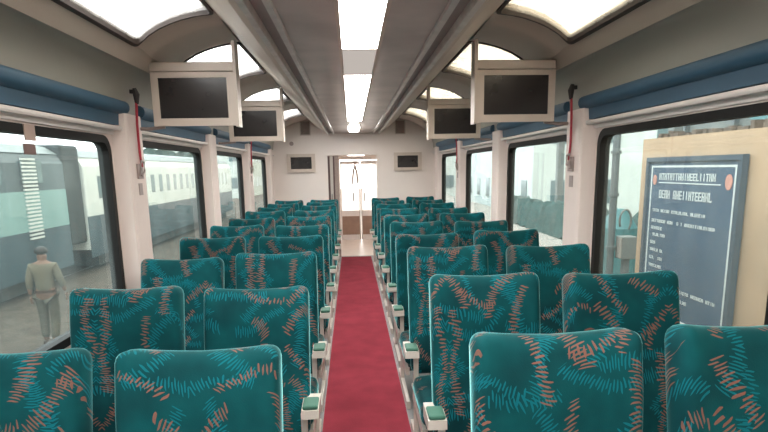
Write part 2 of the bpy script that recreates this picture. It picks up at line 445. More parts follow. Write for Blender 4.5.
# skylights
for s in (-1, 1):
    for (a, b) in SKY:
        wn += 1
        root = bpy.data.objects.new('window_%d' % wn, None); COL.objects.link(root); struct(root)
        cx, cy, cz = s*1.1, (a+b)/2, 2.57
        root.location = (cx, cy, cz)
        def surf(u, v, off):   # u 0..1 across, v -> y
            i = min(int(u*5), 4); f_ = u*5-i
            x = SK[i][0]*(1-f_)+SK[i+1][0]*f_; z = SK[i][1]*(1-f_)+SK[i+1][1]*f_
            return (s*x-cx, v-cy, z+off-cz)
        out = rrect(0, 1, 0, 1, .05); e = .022
        def mp_(p, ins):
            return ((p[0]-.5)*(1-2*ins/.55)+.5, a+((p[1]-.5)*(1-2*ins/(b-a))+.5)*(b-a))
        # densify so the curve is followed
        def dens(pts):
            r_ = []
            for i in range(len(pts)):
                p, q = pts[i], pts[(i+1) % len(pts)]
                nseg = 6 if math.dist(p, q) > .3 else 1
                for k in range(nseg): r_.append((p[0]+(q[0]-p[0])*k/nseg, p[1]+(q[1]-p[1])*k/nseg))
            return r_
        dp = dens(out)
        bm = bmesh.new()
        rings = []
        for off, ins in ((-.012, 0), (-.012, e), (.03, e), (.03, 0)):
            rings.append([bm.verts.new(surf(*mp_(p, ins), off)) for p in dp])
        for q in range(4):
            r0, r1 = rings[q], rings[(q+1) % 4]
            for i in range(len(dp)): bm.faces.new((r0[i], r0[(i+1) % len(dp)], r1[(i+1) % len(dp)], r1[i]))
        obj('skylight_gasket', bm, 'skygasket', root)
        # fillet plates filling corners outside the rounded gasket
        bm = bmesh.new()
        for cu in (0, 1):
            for cv in (0, 1):
                corner = [(cu, cv)]
                for i in range(6):
                    t_ = R(90*i/5)
                    corner.append((cu+(1 if cu == 0 else -1)*(.05-.05*math.cos(t_)), cv+(1 if cv == 0 else -1)*(.05-.05*math.sin(t_))))
                vs = [bm.verts.new(surf(*mp_(p, 0), 0.0)) for p in corner]
                vt = [bm.verts.new(surf(*mp_(p, 0), 0.05)) for p in corner]
                bm.faces.new(vs); bm.faces.new(vt[::-1])
                for i in range(len(vs)): bm.faces.new((vs[i], vs[(i+1) % len(vs)], vt[(i+1) % len(vs)], vt[i]))
        obj('skylight_corner', bm, 'rib', root)
        bm = bmesh.new(); N = 6
        for off in (.012, .02):
            rows = [[bm.verts.new(surf(.02+.96*i/N, yy, off)) for i in range(N+1)] for yy in (a+.015, b-.015)]
            for i in range(N): bm.faces.new((rows[0][i], rows[0][i+1], rows[1][i+1], rows[1][i]))
        obj('skylight_pane', bm, 'skyglass' if s < 0 else 'skyglass_sky_tint', root)

# pillars between the windows
pc = 20
for s in (-1, 1):
    for i in range(len(WIN)):
        y0 = WIN[i][1]+.05; y1 = y0+.32
        bm = bmesh.new()
        extrude_profile(bm, [(s*1.60, y0), (s*1.515, y0+.02), (s*1.505, y0+.04), (s*1.505, y1-.04), (s*1.515, y1-.02), (s*1.60, y1)], 'z', 0, 2.10)
        pc += 1
        struct(obj('trim_%d' % pc, bm, 'wall'))

# blue pelmets: one over each window
for s, nm in ((-1, 'left'), (1, 'right')):
    for i, (a, b) in enumerate(WIN):
        y0 = a-.08 if i else a; y1 = b+.13
        if i == len(WIN)-1: y1 = b+.12
        pts = [(s*1.60, 2.025), (s*1.55, 2.025), (s*1.545, 2.095), (s*1.525, 2.098), (s*1.508, 2.108), (s*1.498, 2.125), (s*1.496, 2.145), (s*1.503, 2.165), (s*1.52, 2.178), (s*1.545, 2.182), (s*1.60, 2.18)]
        bm = bmesh.new(); extrude_profile(bm, pts, 'y', y0, y1)
        o = shade_auto(obj('window_pelmet', bm, 'blue'))
        where = ['behind the camera', 'beside the camera', 'over the nearest big window', 'over the second window', 'over the third window', 'over the farthest window'][i]
        tag(o, 'blue padded pelmet on the %s wall, %s' % (nm, where), 'pelmet', 'blue pelmets above the windows')

# ceiling rails
for s, nm in ((-1, 'left'), (1, 'right')):
    for x, ww in ((.385, 'inner'), (.49, 'outer')):
        bm = bmesh.new()
        extrude_profile(bm, [(s*(x-.02), 2.40), (s*(x-.017), 2.385), (s*(x+.012), 2.383), (s*(x+.02), 2.40), (s*(x+.02), 2.43), (s*(x-.02), 2.43)], 'y', Y0+.01, YE-.005)
        tag(obj('ceiling_rail', bm, 'rail'), 'long grey metal rail along the ceiling, %s one on the %s side' % (ww, nm), 'rail', 'ceiling rails')

# end wall with the doorway
DX0, DX1, DZ = -.52, .45, 1.99
WX0 = -.31
bm = bmesh.new()
def outline(s): return [(s*.0, 2.70), (s*.845, 2.72), (s*1.04, 2.66), (s*1.345, 2.52), (s*1.46, 2.40), (s*1.60, 2.2), (s*1.60, 0)]
L_ = [(DX0, 0), (DX0, DZ), (0, DZ)]+outline(-1)
Rr = [(DX1, 0), (DX1, DZ), (0, DZ)]+outline(1)
extrude_profile(bm, L_, 'y', YE, YE+.1); extrude_profile(bm, Rr, 'y', YE, YE+.1)
struct(obj('wall_end', bm, 'endwall'))
struct(obj('wall_back', B(-1.7, 1.7, Y0-.1, Y0, 0, 2.78), 'endwall'))
# vestibule beyond
YV = 13.9
struct(obj('floor_vestibule', B(-1.6, 1.6, YE+.1, YV, -.08, -.001), 'vest'))
struct(obj('wall_vestibule_left', B(-.80, -.72, YE+.1, YV, 0, 2.3), 'endwall'))
struct(obj('wall_vestibule_right', B(.72, .80, YE+.1, YV, 0, 2.3), 'endwall'))
struct(obj('ceiling_vestibule', B(-.8, .8, YE+.1, YV+.1, 2.05, 2.1), 'endwall'))
bm = bmesh.new()
box(bm, -.8, -.34, YV, YV+.08, 0, 2.1); box(bm, .64, .8, YV, YV+.08, 0, 2.1); box(bm, -.34, .64, YV, YV+.08, 1.95, 2.1)
struct(obj('wall_vestibule_end', bm, 'endwall'))
d2 = bpy.data.objects.new('door_2', None); COL.objects.link(d2); struct(d2); d2.location = (0.15, YV+.02, 0)
for s in (-1, 1):
    x0, x1 = (-.485, -.015) if s < 0 else (.015, .485)
    bm = bmesh.new(); box(bm, x0, x1, 0, .03, 0, .12); box(bm, x0, x1, 0, .03, .58, .72)
    box(bm, x0, x0+.02, 0, .03, 0, 1.92); box(bm, x1-.02, x1, 0, .03, 0, 1.92); box(bm, x0, x1, 0, .03, 1.85, 1.92)
    lf = obj('door_leaf', bm, 'ledge', d2)
    obj('kick_panel', B(x0+.02, x1-.02, .008, .022, .12, .58), 'brown', lf)
    obj('door_pane', B(x0+.02, x1-.02, .012, .018, .72, 1.85), 'clear', lf)
    obj('door_handle', B(x0+.30 if s < 0 else x0+.06, x0+.33 if s < 0 else x0+.09, -.03, 0, .95, 1.15, bev=.006), 'steel', lf)
# sliding door leaf standing open at the left of the doorway
d1 = bpy.data.objects.new('door_1', None); COL.objects.link(d1); struct(d1); d1.location = (-.37, YE+.06, 0)
obj('door_pocket', B(-.145, -.105, -.04, .04, 0, DZ-.01), 'dark', d1)
obj('door_leaf', B(-.105, -.045, -.02, .02, 0, DZ-.01, bev=.004), 'frame', d1)
obj('door_edge_seal', B(-.045, -.015, -.025, .025, 0, DZ-.01), 'dark', d1)
obj('door_jamb', B(-.015, .065, -.05, .04, 0, DZ-.005, bev=.004), 'vent', d1)
obj('door_handle', B(-.085, -.069, -.045, -.02, 1.0, 1.25, bev=.004), 'steel', d1)
bm = bmesh.new(); box(bm, .43, .47, YE-.012, YE, 0, DZ+.03); box(bm, DX0-.02, .47, YE-.012, YE, DZ, DZ+.03); box(bm, DX0-.02, DX0+.005, YE-.012, YE, 0, DZ)
struct(obj('trim_14', bm, 'endwall'))
# strap hanging in the far doorway
bm = bmesh.new()
tube(bm, [(.03, YV-.06, 1.88), (.03, YV-.06, 1.80), (-.005, YV-.06, 1.70), (-.03, YV-.06, 1.50), (-.04, YV-.06, 1.36)], [.012, .02, .022, .02, .012])
tube(bm, [(.03, YV-.06, 1.82), (.06, YV-.06, 1.68), (.085, YV-.06, 1.50), (.09, YV-.06, 1.38)], [.016, .022, .02, .012])
box(bm, -.02, .08, YV-.07, YV-.0, 1.87, 1.90)
tag(obj('hanging_strap', bm, 'vent', smooth=True), 'dark forked strap hanging in the bright doorway at the far end', 'strap')

struct(obj('baseboard_left', B(-1.60, -1.585, Y0, YE, 0, .1), 'ledge'))
struct(obj('baseboard_right', B(1.585, 1.60, Y0, YE, 0, .1), 'ledge'))

# ---------------------------------------------------------------- carpet
bm = bmesh.new(); box(bm, -.30, .29, Y0+.05, YE-.03, 0.0, .008)
tag(obj('carpet_runner', bm, 'carpet'), 'red carpet runner along the aisle floor between the seats', 'carpet')

# ---------------------------------------------------------------- seats
def back_deform(p):
    # p centred; front is -y
    u = p.x/.255; v = (p.z+.38)/.76       # v 0..1 up
    wing = max(0, (abs(u)-.62)/.38); wing = wing*wing*(3-2*wing) if wing < 1 else 1
    lo = max(0, min(1, (v-.45)/.3))
    if p.y < 0:
        p.y -= .030*wing*(.35+.65*lo)                       # side bolsters / head wings
        p.y -= .018*math.exp(-((v-.80)/.14)**2)*(1-wing)     # head cushion
        p.y -= .016*math.exp(-((v-.22)/.18)**2)*(1-wing)     # lumbar swell
    if v > .9: p.z += .012*(abs(u)**3) - .008*(1-abs(u))     # dip in the top edge
    p.x *= 1-.05*max(0, v-.75)/.25*0 - .03*max(0, .3-v)
    return p
def cushion_deform(p):
    u = p.x/.25
    if p.z > 0: p.z += .018*(1-u*u) - .006
    return p
PROTO = {}
def make_seat(kind):
    """kind: 'left' aisle seat left of aisle (arm at +x), 'right' (arm at -x), 'window'"""
    t = thing('train_seat', '', 'seat')
    bk = obj('backrest', rbox(.51, .125, .76, .05, (18, 6, 24), back_deform), 'fabric', t, smooth=True, loc=(0, 0, .44))
    sh = obj('back_shell', rbox(.44, .03, .66, .014, (8, 2, 8)), 'shell', bk, smooth=True, loc=(0, .075, .01))
    cu = obj('seat_cushion', rbox(.50, .50, .13, .045, (12, 12, 5), cushion_deform), 'fabric', t, smooth=True, loc=(0, -.30, .325))
    bm = bmesh.new(); box(bm, -.22, .22, -.50, -.05, .27, .325, bev=.01)
    obj('seat_pan', bm, 'shell', t)
    bm = bmesh.new(); box(bm, -.05, .05, -.36, -.18, .0, .27, bev=.01); box(bm, -.16, .16, -.42, -.12, 0, .03, bev=.008)
    obj('pedestal', bm, 'frame', t)
    if kind != 'window':
        s = 1 if kind == 'left' else -1
        x0, x1 = (.225, .305) if s > 0 else (-.298, -.215)
        am = bmesh.new()
        pts = [(-.145, .59), (-.14, .63), (-.03, .64), (.04, .64), (.04, .575), (-.10, .575)]
        extrude_profile(am, pts, 'x', x0, x1)
        ar = obj('armrest', am, 'frame', t)
        obj('arm_pad', B(x0+.004, x1-.004, -.136, -.02, .63, .651, bev=.008), 'pad', ar)
        xa, xb = (.215, .243) if s > 0 else (-.240, -.212)
        fm = bmesh.new()
        extrude_profile(fm, [(-.075, .585), (-.03, .585), (-.03, .05), (-.07, .05)], 'x', xa, xb)
        extrude_profile(fm, [(-.50, .24), (-.50, .30), (.02, .32), (.02, .26)], 'x', xa, xb)
        extrude_profile(fm, [(-.55, 0), (-.55, .055), (.16, .055), (.16, 0)], 'x', xa, xb)
        obj('side_frame', fm, 'frame', t)
    return t
def copy_seat(root):
    r = root.copy(); COL.objects.link(r)
    for ch in root.children:
        c = ch.copy(); COL.objects.link(c); c.parent = r
        for g in ch.children:
            d = g.copy(); COL.objects.link(d); d.parent = c
    return r
ORD = ['first', 'second', 'third', 'fourth', 'fifth', 'sixth', 'seventh', 'eighth', 'ninth', 'tenth']
# per seat: (front top Y, recline degrees)
RAY = [1.52, 2.47, 3.43, 4.41, 5.30, 6.31, 7.30, 8.22, 9.2, 10.2]
RWY = [1.44, 2.36, 3.33, 4.30, 5.27, 6.24, 7.22, 8.22, 9.2, 10.2]
LAY = [1.68, 2.70, 3.50, 4.42, 5.40, 6.36, 7.30, 8.28, 9.3, 10.25]
LWY = [1.72, 2.62, 3.58, 4.47, 5.46, 6.33, 7.30, 8.30, 9.28, 10.25]
RREC = [12]*10
RAX = [.540, .545, .535, .536, .552, .550, .555, .552, .548, .545]
RWX = [1.118, 1.148, 1.152, 1.155, 1.175, 1.180, 1.185, 1.190, 1.185, 1.180]
LAX = [-.559, -.545, -.552, -.556, -.550, -.560, -.555, -.550, -.560, -.565]
LWX = [-1.188, -1.147, -1.165, -1.185, -1.188, -1.195, -1.190, -1.195, -1.195, -1.200]
RAZ = [1.228, 1.229, 1.230, 1.200, 1.215, 1.205, 1.207, 1.212, 1.205, 1.200]
RWZ = [1.254, 1.240, 1.236, 1.226, 1.212, 1.214, 1.204, 1.212, 1.205, 1.210]
LAZ = [1.164, 1.147, 1.205, 1.205, 1.195, 1.205, 1.203, 1.205, 1.195, 1.185]
LWZ = [1.162, 1.181, 1.170, 1.204, 1.200, 1.196, 1.203, 1.188, 1.182, 1.182]
cols = [('right', RAX, RAY, RAZ, 'right of the aisle, beside the aisle', 'aisle seats right of the aisle'),
        ('window', RWX, RWY, RWZ, 'right of the aisle, beside the windows', 'window seats right of the aisle'),
        ('left', LAX, LAY, LAZ, 'left of the aisle, beside the aisle', 'aisle seats left of the aisle'),
        ('windowL', LWX, LWY, LWZ, 'left of the aisle, beside the windows', 'window seats left of the aisle')]
REC = {('right', 0): 10, ('left', 1): 17, ('left', 0): 13, ('windowL', 0): 13, ('windowL', 2): 15}
ZOFF = {}
for kind, xs, ys, zs, where, grp in cols:
    proto = None
    for i in range(10):
        if proto is None: o = proto = make_seat(kind if kind in ('left', 'right') else 'window')
        else: o = copy_seat(proto)
        a = REC.get((kind, i), 12 + random.uniform(-1, 1))
        yb = ys[i] - .74*math.sin(R(a)) + .09
        o.location = (xs[i], yb, 0)
        for c in o.children:
            if c.name.startswith('backrest'):
                c.rotation_euler = (-R(a), 0, 0); c.scale = (1, 1, (zs[i]-.44)/(.765*math.cos(R(a))))
        extra = {0: 'nearest to the camera', 9: 'last before the end wall'}.get(i, '%s row from the camera' % ORD[i])
        tag(o, 'teal dashed-pattern fabric seat %s, %s' % (where, extra), 'seat', grp)

# ---------------------------------------------------------------- monitors
def monitor(x, y, s, label):
    """s=-1 left side, +1 right; local origin: centre bottom of bezel front"""
    t = thing('ceiling_monitor', label, 'monitor', (x, y, 2.03), 0, 'monitors hanging from the ceiling')
    Wm, Hm = .55, .35
    bm = bmesh.new()
    i = [(-.228, .05), (.228, .05), (.228, Hm-.036), (-.228, Hm-.036)]; o_ = [(-Wm/2, 0), (Wm/2, 0), (Wm/2, Hm), (-Wm/2, Hm)]
    merge(bm, ring_frame(o_, i, -.012, .01, lambda yy, p: (p[0], yy, p[1])))
    obj('bezel', bm, 'tvbody', t)
    obj('screen', B(-.23, .23, -.004, .004, .048, Hm-.034), 'screen', t)
    obj('housing', B(-Wm/2+.008, Wm/2-.008, .01, .10, .006, Hm+.07, bev=.008), 'tvbody', t)
    # visor above the bezel
    obj('visor', B(-Wm/2, Wm/2, -.02, .10, Hm+.004, Hm+.062, bev=.006), 'tvbody', t)
    xi = -s*Wm/2
    x0, x1 = sorted((xi, xi-s*.022))
    top = .60 if True else 0
    bm = bmesh.new(); extrude_profile(bm, [(-.02, -.008), (.10, -.008), (.10, .55), (-.02, .55)], 'x', x0, x1)
    obj('side_plate', bm, 'tvbody', t)
    xo = s*Wm/2
    bm = bmesh.new(); tube(bm, [(xo-s*.05, .05, .0), (xo+s*.04, .05, -.012), (xo+s*.13, .05, -.012)], .012)
    obj('wall_strut', bm, 'bracket', t, smooth=True)
    return t
monitor(-1.115, 4.03, -1, 'large beige-framed monitor hanging at upper left, nearest on the left side')
monitor(1.105, 4.03, 1, 'large beige-framed monitor hanging at upper right, nearest on the right side')
monitor(-1.065, 6.20, -1, 'smaller-looking beige-framed monitor hanging behind the nearest left monitor')
monitor(1.075, 6.20, 1, 'smaller-looking beige-framed monitor hanging behind the nearest right monitor')
for s, x, nm in ((-1, -1.02, 'left'), (1, 1.04, 'right')):
    t = thing('wall_monitor', 'small dark monitor in a pale frame on the end wall, %s of the doorway' % nm, 'monitor', (x, YE, 1.68), 0, 'monitors on the end wall')
    bm = ring_frame([(-.27, 0), (.27, 0), (.27, .345), (-.27, .345)], [(-.20, .06), (.20, .06), (.20, .285), (-.20, .285)], -.05, 0, lambda yy, p: (p[0], yy, p[1]))
    obj('bezel', bm, 'tvbody', t)
    obj('screen', B(-.205, .205, -.030, -.0, .055, .29), 'screen', t)
for s, x, nm in ((-1, -.92, 'left'), (1, .90, 'right')):
    t = thing('wall_vent', 'small square brown vent grille high on the end wall, %s side' % nm, 'vent', (x, YE, 2.37), 0, 'vents on the end wall')
    obj('vent_mesh', B(-.085, .085, -.012, 0, .015, .255), 'vent', t)
    bm = ring_frame([(-.10, 0), (.10, 0), (.10, .27), (-.10, .27)], [(-.082, .018), (.082, .018), (.082, .252), (-.082, .252)], -.02, 0, lambda yy, p: (p[0], yy, p[1]))
    obj('vent_frame', bm, 'rib', t)
    for k in range(7):
        z = .04+k*.033
        obj('slat', B(-.082, .082, -.017, -.011, z, z+.008), 'vent', t)
bm = bmesh.new(); tube(bm, [(-1.19, YE, 2.22), (-1.19, YE-.03, 2.22)], .04, 14)
tag(obj('door_sensor', bm, 'bracket', smooth=False), 'small dark round sensor on the end wall above the left monitor', 'sensor')

# ---------------------------------------------------------------- lights in the ceiling
def strip(y0, y1, m, label, name='ceiling_light', grp='strip lights along the ceiling'):
    t = thing(name, label, 'light', (.005, (y0+y1)/2, 2.40), 0, grp)
    h = (y1-y0)/2
    bm = ring_frame([(-.118, -h), (.118, -h), (.118, h), (-.118, h)], [(-.098, -h+.015), (.098, -h+.015), (.098, h-.015), (-.098, h-.015)], -.014, 0, lambda zz, p: (p[0], p[1], zz))
    obj('trim_frame', bm, 'tvbody', t)
    obj('diffuser', B(-.099, .099, -h+.014, h-.014, -.010, -.002), m, t)
strip(.3, 3.36, 'lamp', 'long bright strip light in the ceiling, nearest the camera')
strip(3.36, 4.23, 'cover_glow', 'unlit cover with a painted dim glow between the two bright ceiling strips', 'light_cover', None)
strip(4.23, 8.15, 'lamp', 'long bright strip light in the ceiling, farther one')
strip(-2.2, .3, 'lamp', 'bright strip light in the ceiling behind the camera')
t = thing('oval_ceiling_light', 'small rounded bright ceiling light beyond the strip lights', 'light', (0.0, 9.55, 2.40))
def oval(r, z0, z1):
    bm = bmesh.new(); pts = []
    for k in range(32):
        a_ = 2*math.pi*k/32; c_, s_ = math.cos(a_), math.sin(a_)
        pts.append((math.copysign(abs(c_)**.6, c_)*r, math.copysign(abs(s_)**.6, s_)*(r+.70)))
    extrude_profile(bm, pts, 'z', z0, z1); return bm
obj('diffuser', oval(.088, -.03, -.012), 'lamp', t)
obj('rim', oval(.105, -.012, 0), 'tvbody', t)
t = thing('vestibule_fill_light', 'added square fill light under the ceiling beyond the end doorway', 'light', (.05, 12.6, 2.05))  # lamp added to brighten the vestibule
obj('diffuser', B(-.18, .18, -.4, .4, -.03, -.01), 'lamp_added', t); obj('rim', B(-.21, .21, -.43, .43, -.01, 0), 'tvbody', t)
# small dark spots inside covers
bm = bmesh.new(); tube(bm, [(-.01, 5.5, 2.386), (-.01, 5.5, 2.378)], .022, 10)
tag(obj('smoke_detector', bm, 'rib'), 'tiny grey detector on the farther ceiling strip light', 'detector')

# ---------------------------------------------------------------- red emergency cords and brackets on the pillars
def cord(s, y, nm, far):
    t = thing('emergency_cord', 'red emergency cord with black grip on the %s wall, %s' % (nm, 'far one near the end' if far else 'beside the nearest window'),
              'cord', (s*1.505, y, 1.70), 0, 'red emergency cords')
    bm = bmesh.new()
    pts = [(-s*.035, -.02, .50), (-s*.03, -.02, .42), (-s*.02, -.005, .34), (-s*.014, .01, .24), (-s*.012, .015, .15), (-s*.012, .035, .06)]
    tube(bm, pts, .0085, 8); obj('cord', bm, 'red', t, smooth=True)
    bm = bmesh.new(); tube(bm, [(-s*.03, -.025, .57), (-s*.038, -.02, .53), (-s*.035, -.015, .47)], [.012, .022, .012], 10)
    box(bm, *(sorted((0, -s*.035))), -.035, -.005, .535, .56); obj('grip', bm, 'black', t, smooth=False)
    bm = bmesh.new()
    tube(bm, [(-s*.014, -.03, .0), (-s*.03, -.045, .05), (-s*.03, -.02, .10), (-s*.03, .03, .09), (-s*.03, .03, .03), (-s*.02, -.01, .0)], .007, 8)
    box(bm, *(sorted((-s*.001, -s*.012))), -.04, .05, -.02, .08)
    obj('hook', bm, 'bracket', t)
    obj('plate', B(*(sorted((0, -s*.005))), -.03, .03, -.13, -.05), 'bracket', t)
for s, nm in ((-1, 'left'), (1, 'right')):
    cord(s, 3.97, nm, False); cord(s, 8.32, nm, True)

# tape and tag at the top of the near left window
t = thing('window_tag', 'small brown paper tag taped under the top frame of the near left window', 'tag', (-1.583, 2.83, 1.93))
obj('tape', B(-.006, .0, -.035, .055, -.05, .025), 'tape', t)
obj('paper_tag', B(-.006, -.002, -.055, .045, -.115, -.065), 'tag', t)

# ================================================================ outside
struct(obj('ground', B(-60, 60, -25, 90, -1.42, -1.30), 'ground'))
# left: blue coaches on the next track
def coach(y0, y1, xs, label, roof_z, body, band, low, band_z, white=False):
    """near side face at x=xs (negative), 2.9 wide"""
    t = thing('railway_coach', label, 'railway coach', (xs-1.45, (y0+y1)/2, -1.30), 0, 'coaches on the next track')
    L = (y1-y0)/2; g = 1.30; hw = 1.45
    prof = [(-hw, .75), (hw, .75), (hw, roof_z+g-.25), (hw-.12, roof_z+g-.02), (hw-.45, roof_z+g+.18), (.4, roof_z+g+.3), (-.4, roof_z+g+.3), (-hw+.45, roof_z+g+.18), (-hw+.12, roof_z+g-.02), (-hw, roof_z+g-.25)]
    bm = bmesh.new(); extrude_profile(bm, prof, 'y', -L, L)
    obj('body', bm, body, t)
    obj('side_band', B(hw-.01, hw+.015, -L+.02, L-.02, band_z[0]+g, band_z[1]+g), band, t)
    obj('lower_panel', B(hw-.01, hw+.012, -L+.02, L-.02, .50, band_z[0]+g), low, t)
    bm = bmesh.new(); extrude_profile(bm, [(hw-.10, roof_z+g), (hw-.42, roof_z+g+.20), (.4, roof_z+g+.33), (-.4, roof_z+g+.33), (-hw+.42, roof_z+g+.20), (-hw+.10, roof_z+g)], 'y', -L, L)
    obj('roof', bm, 'tr_roof', t)
    obj('underframe', B(-1.2, 1.2, -L+1, L-1, .12, .75), 'under', t)
    k = -L+.9; ww, hh, st = (.42, .70, .95) if white else (.95, .57, 1.75)
    while k < L-1.2:
        obj('coach_window', B(hw, hw+.02, k, k+ww, (band_z[0]+g+.50 if white else band_z[1]+g+.18), (band_z[0]+g+.50+hh if white else band_z[1]+g+.18+hh), bev=.01), 'tr_glass', t)
        k += st
    for yy in (-L+1.6, -L+3.6, L-3.6, L-1.6):
        for sx_ in (-.8, .8):
            bm = bmesh.new(); tube(bm, [(sx_-.06, yy, .46), (sx_+.06, yy, .46)], .45, 20); obj('wheel', bm, 'under', t)
    return t
c1 = coach(-6, 16.2, -8.0, 'slate and blue railway coach with a pale band outside the near left window', 2.25, 'tr_dark', 'tr_pale', 'tr_blue', (.34, 1.32))
# white slats added to its side, standing for louvres reflected in the window
bm = bmesh.new()
for k in range(22): box(bm, 1.46, 1.50, -.30, .30, 1.32+k*.092, 1.365+k*.092)
o = obj('louvre_reflection', bm, 'tr_white', c1, loc=(0, 14.47-5.1, .12))
bm = bmesh.new(); box(bm, 1.0, 1.2, -.5, .5, 0, 1)
bm.free()
c2 = coach(17.3, 38, -8.0, 'white coach with blue lower side farther along the next track, left', 2.2, 'tr_white', 'tr_white', 'tr_blue', (.45, 1.9), white=True)
bm = bmesh.new(); box(bm, -10.8, -8.03, 16.22, 17.28, -.3, 2.52, bev=.08)
bl = obj('coach_gangway', bm, 'under'); tag(bl, 'dark bellows gangway joining the two coaches on the left', 'gangway')
for s in (-.72, .72):
    bm = bmesh.new(); box(bm, -9.45+s-.04, -9.45+s+.04, -10, 60, -1.30, -1.295)
    tag(obj('rail', bm, 'steel'), 'steel rail under the coaches on the left, %s' % ('far one' if s < 0 else 'near one'), 'rail', 'rails of the next track')

# right: platform wall, board, sheds
bm = bmesh.new(); box(bm, 4.15, 4.45, -4, 8.05, -1.30, 2.07)
tag(obj('platform_wall', bm, 'tan'), 'tan plastered wall behind the blue notice board on the right', 'wall')
bm = bmesh.new()
for k in range(116):
    y = -4+k*.103+random.uniform(-.03, .03); h = random.uniform(.03, .10)
    box(bm, 4.2+random.uniform(-.03, .1), 4.33+random.uniform(0, .08), y, y+random.uniform(.05, .10), 2.075, 2.07+h)
co = obj('rough_coping', bm, 'garland'); tag(co, 'rough brown coping along the top of the tan wall', 'coping')
# notice board
bx = 4.09
t = thing('notice_board', 'large blue notice board with pale border and lettering, seen through the near right window', 'sign', (bx, 6.78, -.35))
BW = .93; BH = 2.11
obj('panel', B(-.0, .045, -BW, BW, 0, BH), 'board', t)
obj('board_rim', ring_frame([(-BW-.05, -.05), (BW+.05, -.05), (BW+.05, BH+.05), (-BW-.05, BH+.05)], [(-BW+.01, .01), (BW-.01, .01), (BW-.01, BH-.01), (-BW+.01, BH-.01)], -.03, .045), 'boardframe', t)
obj('border_line', ring_frame([(-BW+.06, .06), (BW-.06, .06), (BW-.06, BH-.06), (-BW+.06, BH-.06)], [(-BW+.085, .085), (BW-.085, .085), (BW-.085, BH-.085), (-BW+.085, BH-.085)], -.004, .004), 'letter', t)
# local +y is away from the camera = reader's left
def glyphs(ya, yb, z0, z1, n, seed):
    r_ = random.Random(seed); bm = bmesh.new()
    w_ = (ya-yb)/n
    for i in range(n):
        if r_.random() < .12: continue
        y1 = ya-i*w_; y0 = y1-w_*.78; t_ = w_*.20; hz = (z1-z0)*.17
        X = (-.006, .004)
        kind_ = r_.choice('EHNALOIT')
        if kind_ in 'EHNALO': box(bm, *X, y1-t_, y1, z0, z1)
        if kind_ in 'HNAO': box(bm, *X, y0, y0+t_, z0, z1)
        if kind_ in 'IT': box(bm, *X, (y0+y1)/2-t_/2, (y0+y1)/2+t_/2, z0, z1)
        if kind_ in 'EATO': box(bm, *X, y0, y1, z1-hz, z1)
        if kind_ in 'ELO': box(bm, *X, y0, y1, z0, z0+hz)
        if kind_ in 'EHAN': box(bm, *X, y0, y1, (z0+z1)/2-hz/2, (z0+z1)/2+hz/2)
    return bm
obj('heading', glyphs(.66, -.60, 1.86, 1.95, 20, 3), 'letter', t)
obj('heading', glyphs(.64, -.50, 1.62, 1.73, 17, 5), 'letter', t)
obj('rule_line', B(-.006, .004, -.62, .66, 1.82, 1.834), 'letter', t)
for (ya, yb, z, sd) in ((.78, -.40, 1.44, 11), (.78, -.60, 1.30, 12), (.78, .50, 1.20, 13), (.78, .42, 1.11, 14), (.78, .60, 1.0, 15), (.78, .44, .90, 16), (.78, .44, .79, 17), (.78, .46, .68, 18), (.78, .50, .56, 19), (.78, .50, .45, 20), (.40, -.72, .44, 21), (.40, -.18, .32, 22), (.78, .5, .30, 23)):
    obj('text_line', glyphs(ya, yb, z-.008, z+.034, int(abs(ya-yb)/.042), sd), 'letter', t)
for yy, rr in ((-.76, .058), (.77, .045)):
    bm = bmesh.new(); tube(bm, [(-.008, yy, 1.86), (.004, yy, 1.86)], rr, 24)
    for v in bm.verts: v.co.z = 1.86+(v.co.z-1.86)*1.5
    obj('round_emblem', bm, 'emblem', t)
# grey shed behind the wall
t = thing('shed', 'grey sheet-clad shed with dark posts behind the tan wall on the right', 'shed', (9.0, 5, -1.30))
bm = bmesh.new(); box(bm, 0, 4, -12, 11, 0, 6.6); obj('wall', bm, 'shed', t)
bm = bmesh.new(); extrude_profile(bm, [(-.4, 6.6), (2, 7.3), (4.4, 6.6), (4.4, 6.7), (2, 7.42), (-.4, 6.7)], 'y', -12.4, 11.4); obj('roof', bm, 'shedpost', t)
for k in range(12): obj('post', B(-.12, 0, -11.5+k*1.95, -11.36+k*1.95, 0, 6.6), 'shedpost', t)
# teal slanted awning rising above the wall
bm = bmesh.new()
extrude_profile(bm, [(9.6, 2.25), (10.4, 2.38), (11.4, 2.95), (11.2, 3.2), (10.2, 2.9)], 'x', 7.6, 7.75)
tag(obj('slanted_awning', bm, 'awn'), 'teal leaf-shaped awning rising above the tan wall on the right', 'awning')
# lamp post / pipe and box with a loop beside the end of the wall
bm = bmesh.new(); tube(bm, [(4.35, 9.3, -1.3), (4.35, 9.3, 2.6)], .06, 12); box(bm, 4.28, 4.42, 9.22, 9.38, -1.3, -1.1)
for z in (.3, 1.2, 1.9): tube(bm, [(4.35, 9.3, z), (4.35, 9.3, z+.05)], .085, 12)
tag(obj('grey_pipe', bm, 'shedpost', smooth=False), 'upright grey pipe beyond the end of the tan wall on the right', 'pipe')
t = thing('valve_box', 'pale box with a curved pipe loop above it, beyond the tan wall on the right', 'box', (4.57, 9.2, -1.37))
obj('cabinet', B(-.13, .13, -.12, .12, 1.52, 1.90, bev=.012), 'shed', t)
obj('cabinet_door', B(-.16, -.13, -.11, .0, 1.54, 1.88, bev=.006), 'conc', t)
obj('stand', B(-.05, .05, -.05, .05, .07, 1.52), 'shedpost', t)
bm = bmesh.new(); tube(bm, [(-.10+.10*math.cos(a_)+.06, 0, 2.16+.19*math.sin(a_)) for a_ in [math.pi*(-.28+1.45*k/12) for k in range(13)]], .018, 8)
obj('pipe_loop', bm, 'steel', t, smooth=True)
